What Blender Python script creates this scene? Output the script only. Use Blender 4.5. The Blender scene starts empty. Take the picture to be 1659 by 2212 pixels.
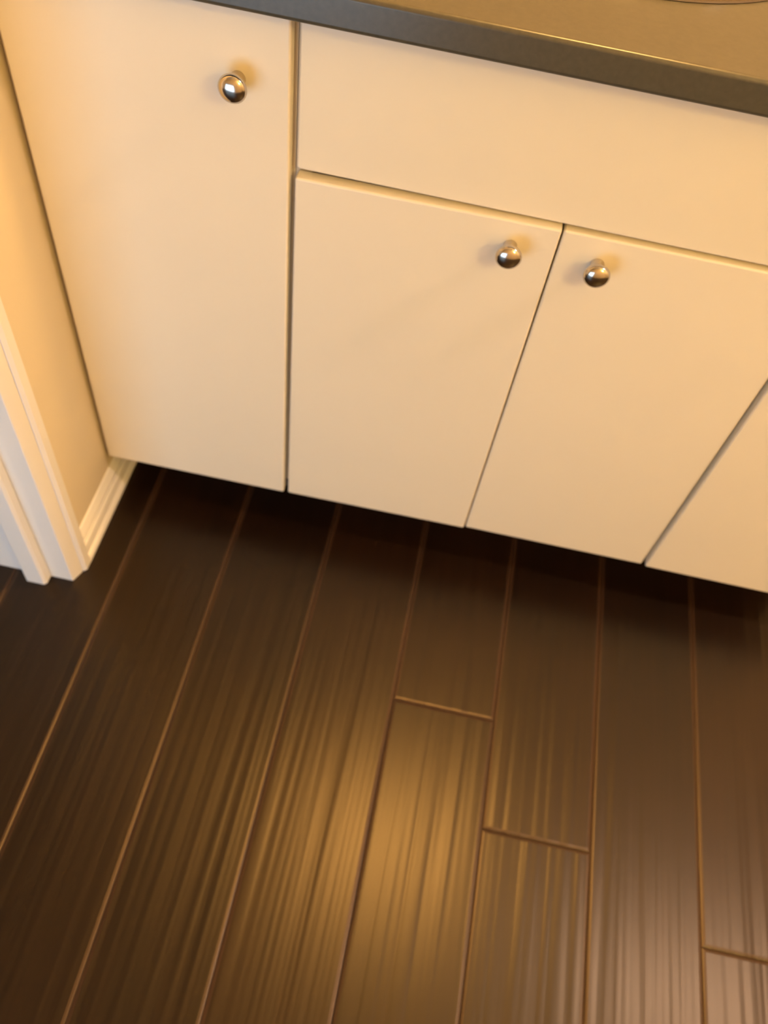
import bpy, bmesh, math, random
from mathutils import Matrix, Vector

random.seed(7)
sc = bpy.context.scene
COL = sc.collection

# ------------------------------------------------------------------ camera
cam_d = bpy.data.cameras.new('camera')
cam = bpy.data.objects.new('camera', cam_d)
COL.objects.link(cam)
rt = Vector((0.97750, 0.18260, 0.10610)).normalized()
fw = Vector((-0.01860, 0.57500, -0.81790)).normalized()
up = rt.cross(fw).normalized()
rt = fw.cross(up).normalized()
M = Matrix((rt, up, -fw)).transposed().to_4x4()
M.translation = Vector((0.0, -0.8057, 1.25))
cam.matrix_world = M
cam_d.sensor_fit = 'HORIZONTAL'
cam_d.sensor_width = 36.0
cam_d.lens = 36.0 * 1829.6 / 1659.0
cam_d.clip_start = 0.02
cam_d.clip_end = 50
sc.camera = cam
cam_d.dof.use_dof = True             # the phone focused a little too near
cam_d.dof.focus_distance = 0.75
cam_d.dof.aperture_fstop = 6.6

# ------------------------------------------------------------------ world, light levels, exposure
world = bpy.data.worlds.new('world')
sc.world = world
world.use_nodes = True
bg = world.node_tree.nodes['Background']
bg.inputs[0].default_value = (0.75, 0.86, 1.0, 1)
bg.inputs[1].default_value = 0.3
SINK_W = 300.0       # emission of the lamp over the sink
RIGHT_W = 265.0      # emission of the lamp over the right end of the counter
ROOM_W = 66.0       # emission of the lamp in the middle of the room
WINDOW_W = 12.6      # daylight through the window
SINK_C, RIGHT_C, ROOM_C, WINDOW_C = (1.0, 0.54, 0.15), (1.0, 0.68, 0.50), (1.0, 0.72, 0.25), (0.52, 0.76, 1.0)
sc.view_settings.view_transform = 'Standard'
sc.view_settings.look = 'None'
sc.view_settings.gamma = 1.0
sc.view_settings.use_curve_mapping = False
sc.view_settings.exposure = 0.0

wl = bpy.data.lights.new('daylight', 'AREA')
wl.shape = 'RECTANGLE'; wl.size = 1.14; wl.size_y = 0.80
wl.energy = WINDOW_W; wl.color = WINDOW_C
wlo = bpy.data.objects.new('daylight', wl); COL.objects.link(wlo)
wlo.location = (-0.82, -1.66, 0.47)
wlo.rotation_euler = (math.radians(90), 0, 0)       # shines towards +y, in through the window

# ------------------------------------------------------------------ material helpers
def mat(name, col, rough=0.5, metal=0.0, var=0.05, vscale=6.0, bump=0.0, bscale=200.0, spec=0.5, coat=0.0):
    m = bpy.data.materials.new(name); m.use_nodes = True
    nt = m.node_tree; N = nt.nodes; L = nt.links
    b = N['Principled BSDF']
    b.inputs['Roughness'].default_value = rough
    b.inputs['Metallic'].default_value = metal
    b.inputs['Specular IOR Level'].default_value = spec
    b.inputs['Coat Weight'].default_value = coat
    tc = N.new('ShaderNodeTexCoord')
    no = N.new('ShaderNodeTexNoise'); no.inputs['Scale'].default_value = vscale; no.inputs['Detail'].default_value = 4
    L.new(tc.outputs['Object'], no.inputs['Vector'])
    rp = N.new('ShaderNodeValToRGB')
    rp.color_ramp.elements[0].position = 0.3; rp.color_ramp.elements[1].position = 0.7
    rp.color_ramp.elements[0].color = tuple(c * (1 - var) for c in col) + (1,)
    rp.color_ramp.elements[1].color = tuple(min(1, c * (1 + var)) for c in col) + (1,)
    L.new(no.outputs['Fac'], rp.inputs['Fac']); L.new(rp.outputs['Color'], b.inputs['Base Color'])
    if bump:
        n2 = N.new('ShaderNodeTexNoise'); n2.inputs['Scale'].default_value = bscale
        L.new(tc.outputs['Object'], n2.inputs['Vector'])
        bp = N.new('ShaderNodeBump'); bp.inputs['Strength'].default_value = bump; bp.inputs['Distance'].default_value = 0.001
        L.new(n2.outputs['Fac'], bp.inputs['Height']); L.new(bp.outputs['Normal'], b.inputs['Normal'])
    return m

def emit(name, col, s):
    m = bpy.data.materials.new(name); m.use_nodes = True
    b = m.node_tree.nodes['Principled BSDF']
    b.inputs['Base Color'].default_value = (0.9, 0.9, 0.88, 1)
    b.inputs['Emission Color'].default_value = col + (1,)
    b.inputs['Emission Strength'].default_value = s
    return m

def wood(name, dark, mid, rough):
    m = bpy.data.materials.new(name); m.use_nodes = True
    nt = m.node_tree; N = nt.nodes; L = nt.links
    b = N['Principled BSDF']
    tc = N.new('ShaderNodeTexCoord'); oi = N.new('ShaderNodeObjectInfo')
    off = N.new('ShaderNodeVectorMath'); off.operation = 'MULTIPLY_ADD'
    cmb = N.new('ShaderNodeCombineXYZ')
    for i in range(3): L.new(oi.outputs['Random'], cmb.inputs[i])
    L.new(cmb.outputs[0], off.inputs[0]); off.inputs[1].default_value = (37, 53, 19)
    L.new(tc.outputs['Object'], off.inputs[2])
    def noise(scale, detail=3, rough_=0.55, dist=0.0):
        mp = N.new('ShaderNodeMapping'); mp.inputs['Scale'].default_value = scale
        n = N.new('ShaderNodeTexNoise'); n.inputs['Scale'].default_value = 1.0
        n.inputs['Detail'].default_value = detail; n.inputs['Roughness'].default_value = rough_
        n.inputs['Distortion'].default_value = dist
        L.new(off.outputs[0], mp.inputs['Vector']); L.new(mp.outputs[0], n.inputs['Vector'])
        return n
    grain = noise((160, 5, 1), 4)
    broad = noise((9, 2.2, 1), 3)
    rip = noise((62, 1.1, 1), 1.0, 0.4, 0.0)
    tone = N.new('ShaderNodeMath'); tone.operation = 'MULTIPLY_ADD'
    L.new(grain.outputs['Fac'], tone.inputs[0]); tone.inputs[1].default_value = 0.55
    sb = N.new('ShaderNodeMath'); sb.operation = 'MULTIPLY_ADD'
    L.new(broad.outputs['Fac'], sb.inputs[0]); sb.inputs[1].default_value = 0.45
    rn = N.new('ShaderNodeMath'); rn.operation = 'MULTIPLY'
    L.new(oi.outputs['Random'], rn.inputs[0]); rn.inputs[1].default_value = 0.18
    L.new(rn.outputs[0], sb.inputs[2]); L.new(sb.outputs[0], tone.inputs[2])
    rp = N.new('ShaderNodeValToRGB')
    rp.color_ramp.elements[0].position = 0.35; rp.color_ramp.elements[0].color = dark + (1,)
    rp.color_ramp.elements[1].position = 0.80; rp.color_ramp.elements[1].color = mid + (1,)
    L.new(tone.outputs[0], rp.inputs['Fac']); L.new(rp.outputs['Color'], b.inputs['Base Color'])
    b.inputs['Roughness'].default_value = rough
    b.inputs['Specular IOR Level'].default_value = 0.44
    b.inputs['Specular Tint'].default_value = (1.0, 0.86, 0.68, 1)      # amber varnish
    bp = N.new('ShaderNodeBump'); bp.inputs['Strength'].default_value = 1.0; bp.inputs['Distance'].default_value = 0.0014
    L.new(rip.outputs['Fac'], bp.inputs['Height'])
    bp2 = N.new('ShaderNodeBump'); bp2.inputs['Strength'].default_value = 0.12; bp2.inputs['Distance'].default_value = 0.0005
    L.new(grain.outputs['Fac'], bp2.inputs['Height']); L.new(bp.outputs['Normal'], bp2.inputs['Normal'])
    L.new(bp2.outputs['Normal'], b.inputs['Normal'])
    return m

M_DOOR = mat('cream_cabinet_paint', (0.855, 0.78, 0.645), 0.38, var=0.015, vscale=3, bump=0.04, bscale=300)
M_BODY = mat('cream_cabinet_body', (0.74, 0.67, 0.56), 0.5, var=0.02)
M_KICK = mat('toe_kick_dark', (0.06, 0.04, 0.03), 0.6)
M_WALL = mat('yellow_wall_paint', (0.70, 0.61, 0.45), 0.7, var=0.02, vscale=4, bump=0.12, bscale=350)
M_CEIL = mat('ceiling_paint', (0.80, 0.76, 0.68), 0.8, var=0.02)
M_TRIM = mat('white_trim_paint', (0.82, 0.80, 0.78), 0.35, var=0.015)
M_COUNT = mat('taupe_counter', (0.072, 0.067, 0.051), 0.28, var=0.10, vscale=160)
M_SINK = mat('biscuit_porcelain', (0.62, 0.55, 0.43), 0.12, var=0.01, coat=0.3)
M_METAL = mat('polished_nickel', (0.58, 0.54, 0.49), 0.16, metal=1.0, var=0.02)
M_WOOD = wood('dark_brown_wood', (0.0050, 0.0020, 0.0008), (0.0140, 0.0056, 0.0022), 0.32)
M_EDGE = wood('worn_plank_edge', (0.022, 0.010, 0.005), (0.042, 0.019, 0.009), 0.36)
M_SUB = mat('subfloor_dark', (0.02, 0.012, 0.008), 0.9)

# ------------------------------------------------------------------ mesh helpers
def link(name, bm, m, parent=None, smooth=False, mats=None):
    bmesh.ops.recalc_face_normals(bm, faces=bm.faces[:])
    me = bpy.data.meshes.new(name); bm.to_mesh(me); bm.free()
    if smooth:
        for p in me.polygons: p.use_smooth = True
    for x in (mats or [m]): me.materials.append(x)
    o = bpy.data.objects.new(name, me); COL.objects.link(o)
    if parent: o.parent = parent
    return o

def box(bm, x0, x1, y0, y1, z0, z1):
    v = [bm.verts.new(p) for p in ((x0,y0,z0),(x1,y0,z0),(x1,y1,z0),(x0,y1,z0),(x0,y0,z1),(x1,y0,z1),(x1,y1,z1),(x0,y1,z1))]
    for f in ((3,2,1,0),(4,5,6,7),(0,1,5,4),(1,2,6,5),(2,3,7,6),(3,0,4,7)):
        bm.faces.new([v[i] for i in f])
    return v

def bevel(o, w, seg=2, ang=35):
    md = o.modifiers.new('bevel', 'BEVEL'); md.width = w; md.segments = seg
    md.limit_method = 'ANGLE'; md.angle_limit = math.radians(ang)
    for p in o.data.polygons: p.use_smooth = True
    md.harden_normals = True
    return o

def bxo(name, b, m, parent=None, bev=0.0, seg=2):
    bm = bmesh.new(); box(bm, *b); o = link(name, bm, m, parent)
    if bev: bevel(o, bev, seg)
    return o

def extrude_plan(name, pts, z0, z1, m, parent=None, bev=0.0):
    bm = bmesh.new()
    lo = [bm.verts.new((x, y, z0)) for x, y in pts]; hi = [bm.verts.new((x, y, z1)) for x, y in pts]
    bm.faces.new(lo[::-1]); bm.faces.new(hi)
    n = len(pts)
    for i in range(n): bm.faces.new((lo[i], lo[(i+1) % n], hi[(i+1) % n], hi[i]))
    o = link(name, bm, m, parent)
    if bev: bevel(o, bev, 2, 25)
    return o

def extrude_y(name, pts, y0, y1, m, parent=None, bev=0.0):
    bm = bmesh.new()
    lo = [bm.verts.new((x, y0, z)) for x, z in pts]; hi = [bm.verts.new((x, y1, z)) for x, z in pts]
    bm.faces.new(lo); bm.faces.new(hi[::-1])
    n = len(pts)
    for i in range(n): bm.faces.new((lo[i], lo[(i+1) % n], hi[(i+1) % n], hi[i]))
    o = link(name, bm, m, parent)
    if bev: bevel(o, bev, 2, 25)
    return o

def struct(o): o['kind'] = 'structure'; return o

def thing(name, label, cat, loc=(0, 0, 0), group=None):
    o = bpy.data.objects.new(name, None); COL.objects.link(o); o.location = loc
    o.empty_display_size = 0.05
    o['label'] = label; o['category'] = cat
    if group: o['group'] = group
    return o

def tag(o, label, cat, group=None):
    o['label'] = label; o['category'] = cat
    if group: o['group'] = group
    return o

# ------------------------------------------------------------------ floor and its planks
XL, XR, YB, YF, ZC = -1.9, 2.20, 0.57, -1.6, 2.42       # room extents
XW = -0.505                                             # alcove wall face
floor = struct(bxo('floor', (XL, XR, YF, YB, -0.06, -0.014), M_SUB))
PW, GAP, PT = 0.161, 0.0006, 0.014
plank_mesh = {}
def plank(x0, x1, y0, y1):
    w, l = x1 - x0 - GAP, y1 - y0 - GAP
    key = (round(w, 3), round(l, 3))
    if key not in plank_mesh:
        c, d = 0.0050, 0.0011
        bm = bmesh.new()
        def ring(ix, z): return [bm.verts.new(p) for p in ((-w/2+ix, -l/2+ix, z), (w/2-ix, -l/2+ix, z), (w/2-ix, l/2-ix, z), (-w/2+ix, l/2-ix, z))]
        r0, r1, r2, r3 = ring(0, -PT), ring(0, -d), ring(c*0.45, -d*0.35), ring(c, 0)
        bm.faces.new(r0[::-1]); bm.faces.new(r3)
        for a, b, mi in ((r0, r1, 1), (r1, r2, 1), (r2, r3, 1)):
            for i in range(4):
                f = bm.faces.new((a[i], a[(i+1) % 4], b[(i+1) % 4], b[i])); f.material_index = mi
        bmesh.ops.recalc_face_normals(bm, faces=bm.faces[:])
        me = bpy.data.meshes.new('plank'); bm.to_mesh(me); bm.free()
        me.materials.append(M_WOOD); me.materials.append(M_EDGE)
        plank_mesh[key] = me
    o = bpy.data.objects.new('plank', plank_mesh[key]); COL.objects.link(o)
    o.location = ((x0 + x1) / 2, (y0 + y1) / 2, random.uniform(-0.0003, 0.0))
    o.parent = floor
joint = {3: -0.2726, 4: -0.439, 6: -0.532}
PL = 1.22
for k in range(-10, 17):
    x0, x1 = max(-0.432 + PW * k, XL), min(-0.432 + PW * (k + 1), XR)
    if x1 - x0 < 0.02: continue
    j = joint.get(k, 0.13 + 0.25 * ((k * 0.37) % 1.0))
    if k in (5, 7): j = 0.2
    ys = sorted({YF, YB} | {j + PL * n for n in range(-4, 5) if YF + 0.05 < j + PL * n < YB - 0.05})
    for a, b in zip(ys[:-1], ys[1:]): plank(x0, x1, a, b)

# ------------------------------------------------------------------ walls, ceiling, window
struct(bxo('wall_left', (XW - 0.11, XW, -0.172, YB, 0, ZC), M_WALL))
struct(bxo('wall_return', (XL, XW - 0.11, -0.172, -0.06, 0, ZC), M_WALL))
struct(bxo('wall_back', (XW - 0.11, XR + 0.1, YB, YB + 0.1, 0, ZC), M_WALL))
struct(bxo('wall_right', (XR, XR + 0.1, YF - 0.1, YB, 0, ZC), M_WALL))
struct(bxo('ceiling', (XL - 0.1, XR + 0.1, YF - 0.1, YB + 0.1, ZC, ZC + 0.1), M_CEIL))
struct(bxo('wall_hall', (XL - 0.1, XL, YF - 0.1, -0.06, 0, ZC), M_WALL))
wx0, wx1, wz0, wz1 = -1.42, -0.22, 0.04, 0.90           # low window in the wall behind the camera
bm = bmesh.new()
box(bm, XL, wx0, YF - 0.1, YF, 0, ZC); box(bm, wx1, XR, YF - 0.1, YF, 0, ZC)
box(bm, wx0, wx1, YF - 0.1, YF, 0, wz0); box(bm, wx0, wx1, YF - 0.1, YF, wz1, ZC)
struct(link('wall_front', bm, M_WALL))
bm = bmesh.new()
for a, b in ((wx0, wx0 + 0.03), (wx1 - 0.03, wx1), ((wx0 + wx1)/2 - 0.012, (wx0 + wx1)/2 + 0.012)): box(bm, a, b, YF - 0.05, YF - 0.01, wz0, wz1)
for z in (wz0, wz1 - 0.03): box(bm, wx0 + 0.03, wx1 - 0.03, YF - 0.05, YF - 0.01, z, z + 0.03)
win = struct(link('window_1', bm, M_TRIM))

# baseboard of the alcove wall: sloped cap, groove, flat face, rounded shoe
bb = struct(extrude_y('baseboard_left', [(XW, 0.0), (XW + 0.0205, 0.0), (XW + 0.0205, 0.006), (XW + 0.0185, 0.011), (XW + 0.0165, 0.0125), (XW + 0.0165, 0.0115), (XW + 0.0145, 0.0115),
        (XW + 0.0135, 0.031), (XW + 0.0115, 0.0335), (XW + 0.0040, 0.0335), (XW + 0.0040, 0.0390), (XW + 0.0085, 0.0400), (XW + 0.0085, 0.043), (XW + 0.0030, 0.054), (XW, 0.056)],
        -0.152, YB, M_TRIM))
# door casing at the end of the alcove wall
casing = struct(extrude_plan('trim_1', [(-0.505, -0.158), (-0.4905, -0.158), (-0.4905, -0.1740), (-0.4985, -0.1925), (-0.660, -0.1925), (-0.660, -0.172), (-0.505, -0.172)], 0, 2.1, M_TRIM, bev=0.0015))
extrude_plan('edge_strip', [(-0.505, -0.151), (-0.4845, -0.151), (-0.4845, -0.166), (-0.4885, -0.171), (-0.4905, -0.171), (-0.4905, -0.158), (-0.505, -0.158)], 0, 2.1, M_TRIM, casing, 0.0015)
extrude_plan('casing_bead', [(-0.5355, -0.1925), (-0.5355, -0.206), (-0.5395, -0.2105), (-0.5680, -0.2105), (-0.5740, -0.204), (-0.5770, -0.1925)], 0, 2.1, M_TRIM, casing, 0.0015)

# ------------------------------------------------------------------ cabinets
G1, G2, G3 = (-0.1962, -0.1893), (0.1077, 0.1103), (0.4050, 0.4110)
ZT = 0.8636                                             # underside of the counter
YD = 0.018                                              # door thickness
def slab(name, corners, parent, y=0.0, bev=0.0028):
    """door leaf or panel from its four front corners (bl, br, tr, tl)"""
    bm = bmesh.new()
    a = [bm.verts.new((x, y, z)) for x, z in corners]; b = [bm.verts.new((x, y + YD, z)) for x, z in corners]
    bm.faces.new(a); bm.faces.new(b[::-1])
    for i in range(4): bm.faces.new((a[i], b[i], b[(i+1) % 4], a[(i+1) % 4]))
    return bevel(link(name, bm, M_DOOR, parent), bev, 3)

def knob_mesh():
    # mushroom knob turned about -y: foot, waist, flare, domed face
    pr = [(0.0072, 0.0), (0.0078, 0.0012), (0.0076, 0.003), (0.0070, 0.0065), (0.0074, 0.0095), (0.0090, 0.0125), (0.0116, 0.0152), (0.0138, 0.0178),
          (0.0148, 0.0204), (0.0147, 0.0228), (0.0133, 0.0252), (0.0104, 0.0274), (0.0060, 0.0288), (0.0018, 0.0293)]
    bm = bmesh.new(); n = 40; rings = []
    for r, d in pr: rings.append([bm.verts.new((r * math.cos(2*math.pi*i/n), -d, r * math.sin(2*math.pi*i/n))) for i in range(n)])
    for a, b in zip(rings[:-1], rings[1:]):
        for i in range(n): bm.faces.new((a[i], a[(i+1) % n], b[(i+1) % n], b[i]))
    bm.faces.new(rings[0]); bm.faces.new(rings[-1][::-1])
    bmesh.ops.recalc_face_normals(bm, faces=bm.faces[:])
    me = bpy.data.meshes.new('knob'); bm.to_mesh(me); bm.free()
    for p in me.polygons: p.use_smooth = True
    me.materials.append(M_METAL)
    return me
KNOB = knob_mesh()
def knob(x, z, door, y=0.0):
    o = bpy.data.objects.new('knob', KNOB); COL.objects.link(o); o.parent = door
    o.location = (x, y, z); o['label'] = 'polished nickel mushroom knob'
    return o

def carcass(parent, x0, x1, sides=(True, True)):
    """open box behind the doors: two sides, deck, back, front rails, recessed toe kick"""
    y0, y1, z0, t = 0.0195, 0.545, 0.112, 0.018
    bm = bmesh.new()
    box(bm, x0, x0 + t, y0, y1, z0, ZT - 0.001); box(bm, x1 - t, x1, y0, y1, z0, ZT - 0.001)
    box(bm, x0 + t, x1 - t, y0, y1, z0, z0 + t); box(bm, x0 + t, x1 - t, y1 - 0.008, y1, z0 + t, ZT - 0.001)
    box(bm, x0 + t, x1 - t, y0, y0 + 0.018, ZT - 0.04, ZT - 0.001)
    o = link('body', bm, M_BODY, parent)
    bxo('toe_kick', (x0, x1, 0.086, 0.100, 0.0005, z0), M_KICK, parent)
    return o

# left unit: one tall door against the yellow wall
ca = thing('base_cabinet', 'cream base cabinet with one full-height door beside the yellow wall', 'cabinet', group='cream vanity cabinets')
carcass(ca, -0.4985, -0.1930)
bxo('filler_strip', (XW + 0.0005, -0.4985, 0.013, 0.030, 0.0955, ZT - 0.002), M_BODY, ca)
d = slab('door', [(-0.4965, 0.0945), (G1[0], 0.0985), (G1[0], ZT - 0.0045), (-0.4965, ZT - 0.0045)], ca)
knob(-0.249, 0.788, d)
# sink unit: false drawer front over a pair of doors
cb = thing('sink_cabinet', 'cream sink cabinet with wide blank panel above a pair of knobbed doors', 'cabinet', group='cream vanity cabinets')
carcass(cb, -0.1925, 0.4078)
bm = bmesh.new(); box(bm, -0.1745, 0.3898, 0.0265, 0.0375, 0.672, 0.72); box(bm, 0.099, 0.119, 0.0195, 0.0375, 0.130, 0.672)
link('face_frame', bm, M_BODY, cb)
slab('false_drawer_front', [(G1[1], 0.6950), (G3[0], 0.6950), (G3[0], ZT - 0.0045), (G1[1], ZT - 0.0045)], cb, y=0.008)
d = slab('door', [(G1[1], 0.1000), (G2[0], 0.1065), (G2[0], 0.6925), (G1[1], 0.6890)], cb)
knob(0.0575, 0.661, d)
d = slab('door', [(G2[1], 0.1060), (G3[0], 0.1080), (G3[0], 0.6915), (G2[1], 0.6910)], cb, y=0.003)
knob(0.157, 0.658, d, 0.003)
# right unit, cut by the picture edge
cc = thing('base_cabinet', 'cream base cabinet right of the sink doors, cut off by the picture edge', 'cabinet', group='cream vanity cabinets')
carcass(cc, 0.4083, 0.7140)
slab('door', [(G3[1], 0.1080), (0.7120, 0.1080), (0.7120, ZT - 0.0045), (G3[1], ZT - 0.0045)], cc)

# ------------------------------------------------------------------ countertop with an oval cut-out
SX, SY, SA, SB = 0.108, 0.273, 0.205, 0.182             # sink centre and rim half-axes
ZTOP = 0.8965
X0, X1, Y0, Y1 = XW + 0.0015, 0.735, -0.025, YB - 0.0015
angs = sorted({2*math.pi*i/64 for i in range(64)} | {math.atan2(y-SY, x-SX) % (2*math.pi) for x in (X0, X1) for y in (Y0, Y1)})
bm = bmesh.new(); R = []
for a in angs:
    c, s = math.cos(a), math.sin(a)
    t = min((X1-SX)/c if c > 1e-9 else ((X0-SX)/c if c < -1e-9 else 1e9), (Y1-SY)/s if s > 1e-9 else ((Y0-SY)/s if s < -1e-9 else 1e9))
    ex, ey = SX + 0.93*SA*c, SY + 0.93*SB*s
    ox, oy = SX + t*c, SY + t*s
    R.append([bm.verts.new(p) for p in ((ex, ey, ZTOP), (ox, oy, ZTOP), (ox, oy, ZT), (ex, ey, ZT))])
for i in range(len(R)):
    a, b = R[i], R[(i+1) % len(R)]
    for k in range(4): bm.faces.new((a[k], b[k], b[(k+1) % 4], a[(k+1) % 4]))
ct = link('countertop', bm, M_COUNT)
bevel(ct, 0.0050, 4, 50)
tag(ct, 'dark taupe countertop with square front edge over the cream doors', 'countertop')

# drop-in oval sink, its front rim at the upper right
sk = thing('sink', 'biscuit oval drop-in sink rim in the taupe countertop, top right', 'sink', (SX, SY, ZTOP))
pr = [(1.0, 0.0005), (1.0, 0.004), (0.985, 0.009), (0.955, 0.0115), (0.92, 0.010), (0.885, 0.004), (0.865, -0.006), (0.84, -0.04), (0.76, -0.085), (0.60, -0.118), (0.36, -0.135), (0.13, -0.140),
      (0.13, -0.146), (0.38, -0.142), (0.63, -0.125), (0.80, -0.09), (0.875, -0.04), (0.90, -0.006), (0.90, 0.0005)]
bm = bmesh.new(); n = 72; rings = []
for r, z in pr: rings.append([bm.verts.new((SA*r*math.cos(2*math.pi*i/n), SB*r*math.sin(2*math.pi*i/n), z)) for i in range(n)])
for a, b in zip(rings, rings[1:] + rings[:1]):
    for i in range(n): bm.faces.new((a[i], a[(i+1) % n], b[(i+1) % n], b[i]))
link('basin', bm, M_SINK, sk, smooth=True)
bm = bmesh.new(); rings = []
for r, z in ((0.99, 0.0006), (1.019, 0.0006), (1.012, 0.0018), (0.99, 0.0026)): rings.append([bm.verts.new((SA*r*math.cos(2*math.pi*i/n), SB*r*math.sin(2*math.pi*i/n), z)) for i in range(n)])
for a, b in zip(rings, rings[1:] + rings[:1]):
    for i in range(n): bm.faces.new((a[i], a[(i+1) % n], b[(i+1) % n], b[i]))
link('rim_shadow_ring', bm, mat('rim_shadow_brown', (0.06, 0.04, 0.02), 0.6), sk)  # dark brown ring that paints in the shadow line under the sink rim
bm = bmesh.new(); bmesh.ops.create_cone(bm, cap_ends=True, segments=32, radius1=0.024, radius2=0.021, depth=0.006, matrix=Matrix.Translation((0, 0, -0.136)))
link('drain', bm, M_METAL, sk)

# ------------------------------------------------------------------ lamps of the room
def ceiling_light(label, x, y, w, r=0.10, col=None):
    cl = thing('ceiling_light', label, 'lamp', (x, y, ZC), 'flush ceiling lights')
    bm = bmesh.new(); bmesh.ops.create_cone(bm, cap_ends=True, segments=40, radius1=r*1.1, radius2=r*1.1, depth=0.022, matrix=Matrix.Translation((0, 0, -0.0115)))
    link('rim', bm, M_METAL, cl)
    bm = bmesh.new(); bmesh.ops.create_uvsphere(bm, u_segments=32, v_segments=16, radius=1, matrix=Matrix.Translation((0, 0, -0.023)) @ Matrix.Diagonal((r, r, r*0.5, 1)))
    bmesh.ops.bisect_plane(bm, geom=bm.verts[:] + bm.edges[:] + bm.faces[:], plane_co=(0, 0, -0.023), plane_no=(0, 0, 1), clear_outer=True)
    link('dome', bm, emit('lit_dome', col, w), cl, smooth=True)
ceiling_light('flush dome ceiling light straight above the sink', 0.24, 0.10, SINK_W, col=SINK_C)
ceiling_light('flush dome ceiling light above the right end of the vanity', 1.50, -0.25, RIGHT_W, col=RIGHT_C)
wlamp = thing('wall_light', 'frosted globe wall light on the wall facing the vanity', 'lamp', (1.25, YF, 1.90))
bm = bmesh.new(); bmesh.ops.create_cone(bm, cap_ends=True, segments=40, radius1=0.075, radius2=0.07, depth=0.02, matrix=Matrix.Translation((0, 0.0105, 0)) @ Matrix.Rotation(math.radians(90), 4, 'X'))
link('backplate', bm, M_METAL, wlamp)
bm = bmesh.new(); bmesh.ops.create_cone(bm, cap_ends=True, segments=24, radius1=0.03, radius2=0.03, depth=0.05, matrix=Matrix.Translation((0, 0.044, 0)) @ Matrix.Rotation(math.radians(90), 4, 'X'))
link('socket', bm, M_METAL, wlamp)
bm = bmesh.new(); bmesh.ops.create_uvsphere(bm, u_segments=32, v_segments=18, radius=0.12, matrix=Matrix.Translation((0, 0.185, 0)))
link('globe', bm, emit('lit_globe', ROOM_C, ROOM_W), wlamp, smooth=True)
